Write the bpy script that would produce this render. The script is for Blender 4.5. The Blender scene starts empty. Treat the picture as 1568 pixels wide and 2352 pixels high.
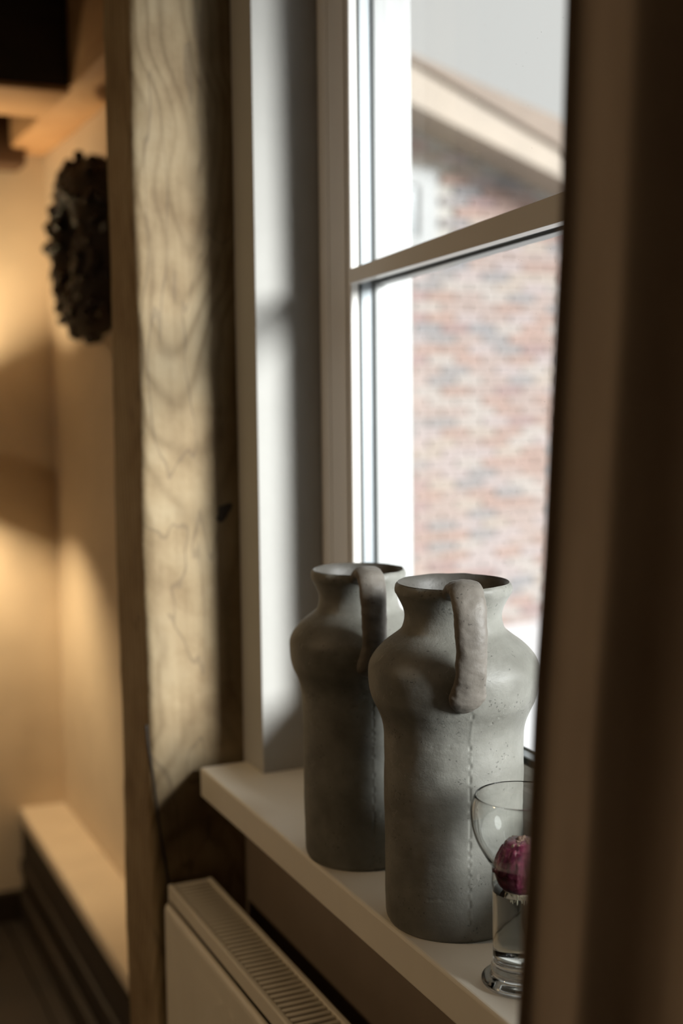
import bpy, bmesh, math, random
import numpy as np
from mathutils import Vector, Matrix, noise

R = math.radians
sc = bpy.context.scene
COL = sc.collection

# ---------------------------------------------------------------- camera
cam_d = bpy.data.cameras.new('camera')
cam = bpy.data.objects.new('camera', cam_d)
COL.objects.link(cam)
cam_d.sensor_fit = 'VERTICAL'
cam_d.sensor_height = 36.0
cam_d.sensor_width = 24.0
cam_d.lens = 2950.0 / 2352.0 * 36.0
cam_d.clip_start = 0.02
cam_d.clip_end = 200
_r = Vector((0.91025092, -0.41392582, -0.0104246))
_u = Vector((0.04870154, 0.08202814, 0.99543937))
_f = Vector((0.41118295, 0.9066073, -0.09482502))
m = Matrix((_r, _u, -_f)).transposed().to_4x4()
m.translation = Vector((0, 0, 1.30))
cam.matrix_world = m
cam_d.dof.use_dof = True
cam_d.dof.focus_distance = 0.985
cam_d.dof.aperture_fstop = 3.7
sc.camera = cam

# ---------------------------------------------------------------- sky, sun, exposure
w = bpy.data.worlds.new('overcast_sky')
sc.world = w
w.use_nodes = True
wn = w.node_tree
bg = wn.nodes['Background']
bg.inputs['Color'].default_value = (0.79, 0.785, 0.77, 1)
bg.inputs['Strength'].default_value = 1.0

sun_d = bpy.data.lights.new('hazy_sun', 'SUN')
sun = bpy.data.objects.new('hazy_sun', sun_d)
COL.objects.link(sun)
SUN_AZ = (0.52, -0.85)      # towards the sun, horizontally
SUN_EL = R(16)
sd = Vector((SUN_AZ[0] * math.cos(SUN_EL), SUN_AZ[1] * math.cos(SUN_EL), math.sin(SUN_EL) * math.hypot(*SUN_AZ)))
sun.rotation_euler = sd.to_track_quat('Z', 'Y').to_euler()
sun.location = (4, -6, 6)
sun_d.energy = 9.2
sun_d.angle = R(19)
sun_d.color = (0.98, 0.99, 1.0)

sc.view_settings.view_transform = 'Standard'
sc.view_settings.look = 'None'
sc.view_settings.exposure = 0.0
sc.view_settings.gamma = 1.0
sc.view_settings.use_curve_mapping = False
sc.cycles.use_denoising = True
sc.cycles.max_bounces = 12
sc.cycles.diffuse_bounces = 5
sc.cycles.transmission_bounces = 12
sc.cycles.transparent_max_bounces = 24
sc.cycles.caustics_refractive = True
sc.cycles.caustics_reflective = False
sc.cycles.sample_clamp_indirect = 4.0

ROOM_W = 15.5       # added warm fill for the room, hung as an unseen pendant
CORNER_W = 23.0      # shaded lamp in the far corner


# ---------------------------------------------------------------- helpers
def link(name, me, parent=None, mat=None, loc=None):
    o = bpy.data.objects.new(name, me)
    COL.objects.link(o)
    if parent:
        o.parent = parent
    if mat and me is not None and not me.materials:
        me.materials.append(mat)
    if loc:
        o.location = loc
    return o


def tag(o, label=None, cat=None, group=None, kind=None):
    if label: o['label'] = label
    if cat: o['category'] = cat
    if group: o['group'] = group
    if kind: o['kind'] = kind
    return o


def empty(name, loc=(0, 0, 0), rz=0.0):
    o = bpy.data.objects.new(name, None)
    COL.objects.link(o)
    o.location = loc
    o.rotation_euler = (0, 0, rz)
    o.empty_display_size = 0.05
    return o


class MB:
    def __init__(s):
        s.bm = bmesh.new()

    def box(s, x0, x1, y0, y1, z0, z1, bev=0.0, seg=2):
        r = bmesh.ops.create_cube(s.bm, size=1.0)
        vs = r['verts']
        for v in vs:
            v.co = Vector((x0 + (v.co.x + .5) * (x1 - x0), y0 + (v.co.y + .5) * (y1 - y0), z0 + (v.co.z + .5) * (z1 - z0)))
        if bev > 0:
            es = list({e for v in vs for e in v.link_edges})
            bmesh.ops.bevel(s.bm, geom=es, offset=bev, segments=seg, affect='EDGES', profile=0.5)
        return s

    def hexa(s, pts, bev=0.0):
        """eight corners: bottom ring of four then top ring of four"""
        vs = [s.bm.verts.new(p) for p in pts]
        for f in ((3, 2, 1, 0), (4, 5, 6, 7), (0, 1, 5, 4), (1, 2, 6, 5), (2, 3, 7, 6), (3, 0, 4, 7)):
            s.bm.faces.new([vs[i] for i in f])
        if bev:
            es = list({e for v in vs for e in v.link_edges})
            bmesh.ops.bevel(s.bm, geom=es, offset=bev, segments=2, affect='EDGES', profile=0.5)
        return s

    def prism(s, poly, axis, a0, a1):
        """extrude a closed 2-D polygon along an axis (0 x, 1 y, 2 z)"""
        def P(p, a):
            if axis == 0: return (a, p[0], p[1])
            if axis == 1: return (p[0], a, p[1])
            return (p[0], p[1], a)
        A = [s.bm.verts.new(P(p, a0)) for p in poly]
        B = [s.bm.verts.new(P(p, a1)) for p in poly]
        n = len(poly)
        s.bm.faces.new(A)
        s.bm.faces.new(B[::-1])
        for i in range(n):
            s.bm.faces.new((A[i], B[i], B[(i + 1) % n], A[(i + 1) % n]))
        return s

    def lathe(s, prof, seg=96, closed=False):
        rings = []
        for r, z in prof:
            if r < 1e-6:
                rings.append([s.bm.verts.new((0, 0, z))])
            else:
                rings.append([s.bm.verts.new((r * math.cos(2 * math.pi * i / seg), r * math.sin(2 * math.pi * i / seg), z)) for i in range(seg)])
        pairs = list(zip(rings, rings[1:]))
        if closed: pairs.append((rings[-1], rings[0]))
        for a, b in pairs:
            if len(a) == 1 and len(b) == 1: continue
            for i in range(seg):
                j = (i + 1) % seg
                if len(a) == 1: s.bm.faces.new((a[0], b[j], b[i]))
                elif len(b) == 1: s.bm.faces.new((a[i], a[j], b[0]))
                else: s.bm.faces.new((a[i], a[j], b[j], b[i]))
        return s

    def tube(s, path, rad, seg=8, caps=True):
        P = [Vector(p) for p in path]
        up = Vector((0.13, 0.21, 0.97)).normalized()
        prev = None
        rings = []
        for i, p in enumerate(P):
            t = (P[min(i + 1, len(P) - 1)] - P[max(i - 1, 0)]).normalized()
            if prev is None:
                a = t.cross(up)
                if a.length < 1e-3: a = t.cross(Vector((1, 0, 0)))
                a.normalize()
            else:
                a = (prev - t * prev.dot(t)).normalized()
            prev = a
            b = t.cross(a)
            rr = rad[i] if isinstance(rad, (list, tuple)) else rad
            rings.append([s.bm.verts.new(p + (a * math.cos(2 * math.pi * k / seg) + b * math.sin(2 * math.pi * k / seg)) * rr) for k in range(seg)])
        for a, b in zip(rings, rings[1:]):
            for i in range(seg):
                j = (i + 1) % seg
                s.bm.faces.new((a[i], a[j], b[j], b[i]))
        if caps:
            s.bm.faces.new(rings[0][::-1])
            s.bm.faces.new(rings[-1])
        return s

    def mesh(s, name, smooth=False, angle=None):
        bmesh.ops.recalc_face_normals(s.bm, faces=s.bm.faces)
        me = bpy.data.meshes.new(name)
        s.bm.to_mesh(me)
        s.bm.free()
        if smooth:
            me.shade_smooth()
            if angle: me.set_sharp_from_angle(angle=angle)
        return me

    def build(s, name, mat, parent=None, smooth=False, angle=None):
        return link(name, s.mesh(name, smooth, angle), parent, mat)


def catmull(pts, n):
    out = []
    P = [pts[0]] + list(pts) + [pts[-1]]
    for i in range(1, len(P) - 2):
        p0, p1, p2, p3 = [np.array(q, float) for q in P[i - 1:i + 3]]
        for k in range(n):
            t = k / n
            out.append(tuple(0.5 * ((2 * p1) + (-p0 + p2) * t + (2 * p0 - 5 * p1 + 4 * p2 - p3) * t * t + (-p0 + 3 * p1 - 3 * p2 + p3) * t ** 3)))
    out.append(tuple(pts[-1]))
    return out


# ---------------------------------------------------------------- materials
def newmat(name):
    m = bpy.data.materials.new(name)
    m.use_nodes = True
    nt = m.node_tree
    return m, nt, nt.nodes['Principled BSDF']


def N(nt, typ, **kw):
    n = nt.nodes.new(typ)
    for k, v in kw.items():
        setattr(n, k, v)
    return n


def ramp(nt, fac, stops):
    r = N(nt, 'ShaderNodeValToRGB')
    el = r.color_ramp.elements
    while len(el) < len(stops): el.new(0.5)
    for e, (p, c) in zip(el, stops):
        e.position = p
        e.color = (*c, 1) if len(c) == 3 else c
    nt.links.new(fac, r.inputs['Fac'])
    return r.outputs['Color']


def ntex(nt, scale, detail=4, rough=0.55, vec=None, dist=0.0):
    n = N(nt, 'ShaderNodeTexNoise')
    n.inputs['Scale'].default_value = scale
    n.inputs['Detail'].default_value = detail
    n.inputs['Roughness'].default_value = rough
    n.inputs['Distortion'].default_value = dist
    if vec is None:
        vec = N(nt, 'ShaderNodeTexCoord').outputs['Object']
    nt.links.new(vec, n.inputs['Vector'])
    return n.outputs['Fac']


def bump(nt, bs, height, strength, dist=0.001, prev=None):
    b = N(nt, 'ShaderNodeBump')
    b.inputs['Strength'].default_value = strength
    b.inputs['Distance'].default_value = dist
    nt.links.new(height, b.inputs['Height'])
    if prev: nt.links.new(prev, b.inputs['Normal'])
    nt.links.new(b.outputs['Normal'], bs.inputs['Normal'])
    return b.outputs['Normal']


def math_(nt, op, a, b=None, c=None):
    n = N(nt, 'ShaderNodeMath', operation=op)
    for i, v in enumerate((a, b, c)):
        if v is None: continue
        if isinstance(v, (int, float)): n.inputs[i].default_value = v
        else: nt.links.new(v, n.inputs[i])
    return n.outputs[0]


def simple(name, col, rough=0.5, metal=0.0, var=0.06, scale=12.0, bmp=0.0, bscale=60.0, spec=0.5):
    m, nt, bs = newmat(name)
    f = ntex(nt, scale)
    lo = tuple(max(0, c * (1 - var)) for c in col)
    hi = tuple(min(1, c * (1 + var)) for c in col)
    nt.links.new(ramp(nt, f, [(0.3, lo), (0.7, hi)]), bs.inputs['Base Color'])
    bs.inputs['Roughness'].default_value = rough
    bs.inputs['Metallic'].default_value = metal
    bs.inputs['Specular IOR Level'].default_value = spec
    if bmp:
        bump(nt, bs, ntex(nt, bscale, 6), bmp, 0.002)
    return m


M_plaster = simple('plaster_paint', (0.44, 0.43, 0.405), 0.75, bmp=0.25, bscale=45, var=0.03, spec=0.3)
M_wall_shaded = simple('shaded_wall_paint', (0.21, 0.165, 0.125), 0.7, var=0.05, bmp=0.2, bscale=40)  # wall colour with the shade under the sill painted in
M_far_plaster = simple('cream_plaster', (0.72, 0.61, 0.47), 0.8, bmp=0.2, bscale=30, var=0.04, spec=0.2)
M_frame = simple('window_paint', (0.78, 0.75, 0.71), 0.35, var=0.02)
M_frame_out = simple('outer_window_paint', (0.42, 0.425, 0.42), 0.45, var=0.02)
M_gasket = simple('rubber_gasket', (0.012, 0.02, 0.018), 0.5)
M_spacer = simple('aluminium_spacer', (0.30, 0.33, 0.35), 0.5, metal=0.3)
M_sill = simple('sill_lacquer', (0.82, 0.775, 0.68), 0.42, var=0.03, bmp=0.03, bscale=200)
M_rad = simple('radiator_enamel', (0.78, 0.73, 0.62), 0.32, var=0.03)
M_rad_in = simple('radiator_inside', (0.06, 0.05, 0.04), 0.6)
M_cable = simple('black_cable', (0.02, 0.016, 0.012), 0.5)
M_floor = None
M_mortar = simple('lime_mortar', (0.36, 0.345, 0.32), 0.9, bmp=0.4, bscale=20)
M_ground = simple('pale_paving', (0.88, 0.89, 0.92), 0.8, var=0.04, scale=2)
M_fascia = simple('brown_fascia', (0.15, 0.105, 0.072), 0.6, var=0.12, scale=4)
M_soffit = simple('pale_soffit_wood', (0.27, 0.22, 0.17), 0.6, var=0.08, scale=4)
M_house_frame = simple('house_window_paint', (0.27, 0.275, 0.275), 0.6)
M_roof = simple('roof_tile', (0.25, 0.2, 0.17), 0.8)
M_dark_pane = simple('dark_house_pane', (0.10, 0.12, 0.13), 0.15, spec=0.3)
M_shade = simple('lamp_shade_metal', (0.05, 0.04, 0.03), 0.5)
M_socket = simple('lamp_brass', (0.6, 0.42, 0.2), 0.3, metal=1.0)


def mat_post():
    m, nt, bs = newmat('old_oak')
    tc = N(nt, 'ShaderNodeTexCoord')
    # slow wobble, then rings about an axis that leans away from the face: cathedral grain
    warp = N(nt, 'ShaderNodeTexNoise'); warp.inputs['Scale'].default_value = 5.5; warp.inputs['Detail'].default_value = 2
    nt.links.new(tc.outputs['Object'], warp.inputs['Vector'])
    sx = N(nt, 'ShaderNodeSeparateXYZ'); nt.links.new(tc.outputs['Object'], sx.inputs[0])
    wx = math_(nt, 'MULTIPLY', math_(nt, 'SUBTRACT', warp.outputs['Fac'], 0.5), 0.10)
    x = math_(nt, 'ADD', math_(nt, 'SUBTRACT', sx.outputs['X'], -0.012), wx)
    # distance below the face shrinks and grows with height
    zz = math_(nt, 'SINE', math_(nt, 'MULTIPLY', sx.outputs['Z'], 5.2))
    dep = math_(nt, 'ADD', math_(nt, 'ADD', sx.outputs['Y'], 0.115), math_(nt, 'MULTIPLY', zz, -0.045))
    r = math_(nt, 'SQRT', math_(nt, 'ADD', math_(nt, 'POWER', math_(nt, 'ABSOLUTE', x), 2.0), math_(nt, 'POWER', math_(nt, 'ABSOLUTE', dep), 2.0)))
    ring = math_(nt, 'ADD', math_(nt, 'MULTIPLY', math_(nt, 'SINE', math_(nt, 'MULTIPLY', r, 500.0)), 0.5), 0.5)
    ringc = math_(nt, 'POWER', ring, 3.0)
    big = ntex(nt, 9, 5, 0.6, tc.outputs['Object'])
    mp = N(nt, 'ShaderNodeMapping'); mp.inputs['Scale'].default_value = (1, 1, 0.06)
    nt.links.new(tc.outputs['Object'], mp.inputs['Vector'])
    fib = ntex(nt, 160, 4, 0.6, mp.outputs['Vector'])
    base = ramp(nt, big, [(0.25, (0.19, 0.122, 0.058)), (0.48, (0.33, 0.245, 0.14)), (0.72, (0.41, 0.328, 0.208))])
    mx = N(nt, 'ShaderNodeMix', data_type='RGBA'); mx.blend_type = 'MULTIPLY'
    patch = ntex(nt, 6, 3, 0.6, tc.outputs['Object'])
    nt.links.new(math_(nt, 'MULTIPLY', math_(nt, 'MULTIPLY', ringc, patch), 0.75), mx.inputs['Factor'])
    nt.links.new(base, mx.inputs['A'])
    mx.inputs['B'].default_value = (0.34, 0.27, 0.18, 1)
    mf = N(nt, 'ShaderNodeMix', data_type='RGBA'); mf.blend_type = 'MULTIPLY'
    mf.inputs['Factor'].default_value = 0.35
    nt.links.new(mx.outputs['Result'], mf.inputs['A'])
    nt.links.new(ramp(nt, fib, [(0.3, (0.55, 0.5, 0.45)), (0.65, (1, 1, 1))]), mf.inputs['B'])
    # drying cracks
    mp2 = N(nt, 'ShaderNodeMapping'); mp2.inputs['Scale'].default_value = (1, 1, 0.22)
    nt.links.new(tc.outputs['Object'], mp2.inputs['Vector'])
    cr = ntex(nt, 11, 3, 0.5, mp2.outputs['Vector'], 0.6)
    crack = math_(nt, 'LESS_THAN', math_(nt, 'ABSOLUTE', math_(nt, 'SUBTRACT', cr, 0.52)), 0.006)
    mc = N(nt, 'ShaderNodeMix', data_type='RGBA')
    nt.links.new(math_(nt, 'MULTIPLY', crack, 0.35), mc.inputs['Factor'])
    nt.links.new(mf.outputs['Result'], mc.inputs['A'])
    mc.inputs['B'].default_value = (0.10, 0.07, 0.045, 1)
    nt.links.new(mc.outputs['Result'], bs.inputs['Base Color'])
    bs.inputs['Roughness'].default_value = 0.7
    bs.inputs['Specular IOR Level'].default_value = 0.3
    p = bump(nt, bs, ring, 0.15, 0.001)
    bump(nt, bs, big, 0.5, 0.01, p)
    return m


def mat_beam(name, a, b):
    m, nt, bs = newmat(name)
    tc = N(nt, 'ShaderNodeTexCoord')
    mp = N(nt, 'ShaderNodeMapping'); mp.inputs['Scale'].default_value = (0.3, 0.3, 1.5)
    nt.links.new(tc.outputs['Object'], mp.inputs['Vector'])
    f = ntex(nt, 12, 6, 0.6, mp.outputs['Vector'], 0.8)
    nt.links.new(ramp(nt, f, [(0.3, a), (0.7, b)]), bs.inputs['Base Color'])
    bs.inputs['Roughness'].default_value = 0.65
    bump(nt, bs, f, 0.3, 0.005)
    return m


M_post = mat_post()
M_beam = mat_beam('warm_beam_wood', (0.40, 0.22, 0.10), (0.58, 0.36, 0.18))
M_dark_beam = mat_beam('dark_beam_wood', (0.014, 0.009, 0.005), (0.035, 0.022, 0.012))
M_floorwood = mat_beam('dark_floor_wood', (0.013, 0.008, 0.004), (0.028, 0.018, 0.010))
M_back = mat_beam('brown_beam_wood', (0.05, 0.025, 0.01), (0.09, 0.045, 0.02))
M_shadow_wood = mat_beam('stained_recess_wood', (0.03, 0.02, 0.012), (0.06, 0.04, 0.022))


def mat_clay(name, dark, light, pit=1.0):
    m, nt, bs = newmat(name)
    tc = N(nt, 'ShaderNodeTexCoord')
    v = tc.outputs['Object']
    big = ntex(nt, 22, 6, 0.6, v)
    fine = ntex(nt, 520, 5, 0.75, v)
    col = ramp(nt, big, [(0.3, dark), (0.7, light)])
    # sparse pits and short scratches
    vo = N(nt, 'ShaderNodeTexVoronoi'); vo.inputs['Scale'].default_value = 300
    dv = N(nt, 'ShaderNodeVectorMath', operation='ADD')
    nn = N(nt, 'ShaderNodeTexNoise'); nn.inputs['Scale'].default_value = 120; nt.links.new(v, nn.inputs['Vector'])
    sv = N(nt, 'ShaderNodeVectorMath', operation='SCALE'); sv.inputs['Scale'].default_value = 0.006
    nt.links.new(nn.outputs['Color'], sv.inputs[0])
    nt.links.new(v, dv.inputs[0]); nt.links.new(sv.outputs[0], dv.inputs[1])
    nt.links.new(dv.outputs[0], vo.inputs['Vector'])
    gate = math_(nt, 'GREATER_THAN', ntex(nt, 34, 5, 0.75, v), 0.575)
    pits = math_(nt, 'MULTIPLY', math_(nt, 'LESS_THAN', vo.outputs['Distance'], math_(nt, 'MULTIPLY', ntex(nt, 700, 2, 0.5, v), 0.55)), gate)
    vo2 = N(nt, 'ShaderNodeTexVoronoi'); vo2.inputs['Scale'].default_value = 95
    nt.links.new(dv.outputs[0], vo2.inputs['Vector'])
    pits2 = math_(nt, 'LESS_THAN', vo2.outputs['Distance'], math_(nt, 'SUBTRACT', math_(nt, 'MULTIPLY', ntex(nt, 650, 3, 0.6, v), 0.53), 0.205))
    allp = math_(nt, 'MAXIMUM', pits, pits2)
    sc_ = ntex(nt, 60, 2, 0.5, v, 1.2)
    scr = math_(nt, 'MULTIPLY', math_(nt, 'LESS_THAN', math_(nt, 'ABSOLUTE', math_(nt, 'SUBTRACT', sc_, 0.5)), 0.006),
                math_(nt, 'GREATER_THAN', ntex(nt, 28, 2, 0.5, v), 0.60))
    mx = N(nt, 'ShaderNodeMix', data_type='RGBA'); mx.blend_type = 'MIX'
    nt.links.new(math_(nt, 'MULTIPLY', allp, 0.42 * pit), mx.inputs['Factor'])
    nt.links.new(col, mx.inputs['A']); mx.inputs['B'].default_value = tuple(c * 0.22 for c in dark) + (1,)
    mx2 = N(nt, 'ShaderNodeMix', data_type='RGBA')
    nt.links.new(math_(nt, 'MULTIPLY', scr, 0.35), mx2.inputs['Factor'])
    nt.links.new(mx.outputs['Result'], mx2.inputs['A']); mx2.inputs['B'].default_value = tuple(min(1, c * 1.6) for c in light) + (1,)
    nt.links.new(mx2.outputs['Result'], bs.inputs['Base Color'])
    bs.inputs['Roughness'].default_value = 0.46
    bs.inputs['Specular IOR Level'].default_value = 0.35
    h = math_(nt, 'SUBTRACT', math_(nt, 'ADD', math_(nt, 'MULTIPLY', fine, 0.13), math_(nt, 'MULTIPLY', scr, 0.25)), allp)
    p = bump(nt, bs, h, 0.9, 0.0016)
    bump(nt, bs, ntex(nt, 60, 5, 0.6, v), 0.22, 0.003, p)
    return m


M_clay = mat_clay('grey_clay', (0.125, 0.122, 0.105), (0.225, 0.222, 0.197))
M_clay_handle = mat_clay('brown_grey_clay', (0.095, 0.083, 0.070), (0.195, 0.175, 0.150), 1.3)
M_clay_in = mat_clay('clay_interior', (0.055, 0.050, 0.042), (0.085, 0.078, 0.068), 0.5)


def mat_pane():
    m = bpy.data.materials.new('window_glass')
    m.use_nodes = True
    nt = m.node_tree
    nt.nodes.clear()
    out = N(nt, 'ShaderNodeOutputMaterial')
    tr = N(nt, 'ShaderNodeBsdfTransparent'); tr.inputs['Color'].default_value = (0.985, 0.99, 0.985, 1)
    gl = N(nt, 'ShaderNodeBsdfGlossy'); gl.inputs['Roughness'].default_value = 0.0
    fr = N(nt, 'ShaderNodeFresnel'); fr.inputs['IOR'].default_value = 1.35
    mx = N(nt, 'ShaderNodeMixShader')
    geo = N(nt, 'ShaderNodeNewGeometry')
    front = math_(nt, 'SUBTRACT', 1.0, geo.outputs['Backfacing'])
    nt.links.new(math_(nt, 'MULTIPLY', fr.outputs[0], front), mx.inputs[0]); nt.links.new(tr.outputs[0], mx.inputs[1]); nt.links.new(gl.outputs[0], mx.inputs[2])
    # dust specks stuck to the pane
    tc = N(nt, 'ShaderNodeTexCoord')
    vo = N(nt, 'ShaderNodeTexVoronoi'); vo.inputs['Scale'].default_value = 130
    nt.links.new(tc.outputs['Object'], vo.inputs['Vector'])
    keep = math_(nt, 'GREATER_THAN', ntex(nt, 300, 1, 0.5, vo.outputs['Position']), 0.56)
    sp = math_(nt, 'MULTIPLY', math_(nt, 'LESS_THAN', vo.outputs['Distance'], 0.045), keep)
    df = N(nt, 'ShaderNodeBsdfDiffuse'); df.inputs['Color'].default_value = (0.9, 0.88, 0.85, 1)
    m2 = N(nt, 'ShaderNodeMixShader')
    nt.links.new(math_(nt, 'MULTIPLY', sp, 0.6), m2.inputs[0]); nt.links.new(mx.outputs[0], m2.inputs[1]); nt.links.new(df.outputs[0], m2.inputs[2])
    nt.links.new(m2.outputs[0], out.inputs['Surface'])
    return m


def mat_glass(name, col=(0.99, 1, 0.995), ior=1.46):
    m, nt, bs = newmat(name)
    bs.inputs['Base Color'].default_value = (*col, 1)
    bs.inputs['Roughness'].default_value = 0.0
    bs.inputs['IOR'].default_value = ior
    bs.inputs['Transmission Weight'].default_value = 1.0
    return m


M_pane = mat_pane()
M_glass = mat_glass('clear_vase_glass')
M_water = mat_glass('still_water', (0.985, 0.99, 0.97), 1.33)


def mat_bulb():
    m, nt, bs = newmat('purple_bulb_skin')
    tc = N(nt, 'ShaderNodeTexCoord')
    mp = N(nt, 'ShaderNodeMapping'); mp.inputs['Scale'].default_value = (1, 1, 0.3)
    nt.links.new(tc.outputs['Object'], mp.inputs['Vector'])
    f = ntex(nt, 130, 5, 0.6, mp.outputs['Vector'], 0.6)
    g = ntex(nt, 55, 3, 0.5, tc.outputs['Object'], 0.5)
    c1 = ramp(nt, f, [(0.32, (0.05, 0.008, 0.02)), (0.52, (0.22, 0.03, 0.075)), (0.66, (0.42, 0.13, 0.19)), (0.78, (0.72, 0.52, 0.52))])
    c2 = ramp(nt, g, [(0.42, (0.16, 0.05, 0.06)), (0.60, (1, 1, 1))])
    mx = N(nt, 'ShaderNodeMix', data_type='RGBA'); mx.blend_type = 'MULTIPLY'; mx.inputs['Factor'].default_value = 0.7
    nt.links.new(c1, mx.inputs['A']); nt.links.new(c2, mx.inputs['B'])
    nt.links.new(mx.outputs['Result'], bs.inputs['Base Color'])
    bs.inputs['Roughness'].default_value = 0.32
    bump(nt, bs, f, 0.6, 0.0015)
    return m


M_bulb = mat_bulb()


def mat_skin():
    m, nt, bs = newmat('loose_purple_skin')
    tc = N(nt, 'ShaderNodeTexCoord')
    mp = N(nt, 'ShaderNodeMapping'); mp.inputs['Scale'].default_value = (1, 1, 0.22)
    nt.links.new(tc.outputs['Object'], mp.inputs['Vector'])
    f = ntex(nt, 190, 4, 0.6, mp.outputs['Vector'], 0.8)
    g = ntex(nt, 60, 3, 0.5, tc.outputs['Object'], 0.5)
    c1 = ramp(nt, f, [(0.35, (0.09, 0.012, 0.035)), (0.52, (0.24, 0.04, 0.09)), (0.62, (0.38, 0.12, 0.17)), (0.72, (0.78, 0.60, 0.60))])
    mx = N(nt, 'ShaderNodeMix', data_type='RGBA'); mx.blend_type = 'MULTIPLY'; mx.inputs['Factor'].default_value = 0.8
    nt.links.new(c1, mx.inputs['A']); nt.links.new(ramp(nt, g, [(0.40, (0.25, 0.12, 0.12)), (0.58, (1, 1, 1))]), mx.inputs['B'])
    nt.links.new(mx.outputs['Result'], bs.inputs['Base Color'])
    bs.inputs['Roughness'].default_value = 0.25
    bump(nt, bs, f, 0.7, 0.0012)
    return m


M_bulb_skin = mat_skin()
M_bulb_tip = simple('dry_bulb_tip', (0.36, 0.24, 0.18), 0.8, var=0.4, scale=200, bmp=0.8, bscale=500)
M_root = simple('pale_root', (0.80, 0.74, 0.56), 0.6, var=0.1)
M_leaf = simple('dark_glossy_leaf', (0.025, 0.018, 0.010), 0.28, var=0.3, scale=40)
M_berry = simple('black_berry', (0.016, 0.010, 0.008), 0.15)
M_ring = simple('wreath_twigs', (0.03, 0.02, 0.012), 0.8, bmp=0.5)


def mat_cloth():
    m, nt, bs = newmat('heavy_brown_cloth')
    tc = N(nt, 'ShaderNodeTexCoord')
    mp = N(nt, 'ShaderNodeMapping'); mp.inputs['Scale'].default_value = (1, 1, 0.25)
    nt.links.new(tc.outputs['Object'], mp.inputs['Vector'])
    f = ntex(nt, 25, 5, 0.6, mp.outputs['Vector'])
    nt.links.new(ramp(nt, f, [(0.3, (0.34, 0.275, 0.225)), (0.7, (0.44, 0.365, 0.30))]), bs.inputs['Base Color'])
    bs.inputs['Roughness'].default_value = 0.9
    bs.inputs['Specular IOR Level'].default_value = 0.1
    bs.inputs['Sheen Weight'].default_value = 0.15
    bump(nt, bs, ntex(nt, 1500, 2, 0.5, tc.outputs['Object']), 0.25, 0.0006)
    return m


M_cloth = mat_cloth()


def mat_brick():
    m, nt, bs = newmat('weathered_brick')
    oi = N(nt, 'ShaderNodeObjectInfo')
    c = ramp(nt, oi.outputs['Random'], [(0.0, (0.297, 0.210, 0.181)), (0.16, (0.312, 0.246, 0.224)), (0.36, (0.336, 0.282, 0.274)), (0.50, (0.234, 0.217, 0.217)),
                                        (0.58, (0.312, 0.217, 0.187)), (0.68, (0.344, 0.304, 0.282)), (0.84, (0.258, 0.181, 0.174)), (0.90, (0.336, 0.282, 0.246)), (0.97, (0.219, 0.210, 0.217))])
    for n in nt.nodes:
        if n.bl_idname == 'ShaderNodeValToRGB': n.color_ramp.interpolation = 'CONSTANT'
    f = ntex(nt, 30, 4, 0.6)
    mx = N(nt, 'ShaderNodeMix', data_type='RGBA'); mx.blend_type = 'MULTIPLY'; mx.inputs['Factor'].default_value = 0.5
    nt.links.new(c, mx.inputs['A'])
    nt.links.new(ramp(nt, f, [(0.3, (0.75, 0.75, 0.75)), (0.7, (1, 1, 1))]), mx.inputs['B'])
    nt.links.new(mx.outputs['Result'], bs.inputs['Base Color'])
    bs.inputs['Roughness'].default_value = 0.9
    return m


M_brick = mat_brick()


def mat_brick_mass():
    m, nt, bs = newmat('brick_mass')
    at = N(nt, 'ShaderNodeNewGeometry')
    c = ramp(nt, at.outputs['Random Per Island'], [(0.0, (0.297, 0.210, 0.181)), (0.2, (0.312, 0.246, 0.224)), (0.4, (0.336, 0.282, 0.274)), (0.52, (0.234, 0.217, 0.217)), (0.6, (0.312, 0.217, 0.187)), (0.8, (0.258, 0.181, 0.174))])
    nt.links.new(c, bs.inputs['Base Color'])
    bs.inputs['Roughness'].default_value = 0.9
    return m


M_brick_mass = mat_brick_mass()

# ================================================================ SETTING
XF = 0.5016          # room face of the window wall
XO = 0.652           # outer face of the window wall
YR = 1.326           # far reveal
YN = 0.10            # near reveal
ZS = 0.870           # top of the sill
ZT = 2.08            # head of the opening
YP = 1.392           # face of the timber post

wb = MB()
wb.box(XF, XO, -3.2, YN, 0, 2.7)
wb.box(XF, XO, YR, 1.60, ZS - 0.035, 2.7)
wb.box(XF, XO, YN, YR, ZT, 2.7)
tag(wb.build('wall_right', M_plaster), 'cream plastered wall around the white window with the deep lit reveal', kind='structure')
tag(MB().box(XF, XO, YN, 1.60, 0, ZS - 0.035).build('wall_right', M_wall_shaded), 'wall panel, darkened in colour for the shade below the sill behind the radiator', kind='structure')
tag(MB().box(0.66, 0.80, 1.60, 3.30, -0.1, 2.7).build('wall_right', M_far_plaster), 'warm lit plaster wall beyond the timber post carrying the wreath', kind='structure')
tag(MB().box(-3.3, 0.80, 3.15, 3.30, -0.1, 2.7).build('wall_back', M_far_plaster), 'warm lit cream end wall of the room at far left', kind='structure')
tag(MB().box(-3.3, -3.15, -3.2, 3.15, -0.1, 2.7).build('wall_left', M_plaster), 'plain cream plaster wall on the room side away from the window', kind='structure')
tag(MB().box(-3.3, XO, -3.35, -3.2, -0.1, 2.7).build('wall_front', M_plaster), 'plain cream plaster wall behind the viewer', kind='structure')
tag(MB().box(-3.3, 0.80, -3.35, 3.30, 2.7, 2.8).build('ceiling', M_dark_beam), 'dark boarded ceiling above the beams', kind='structure')

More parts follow.
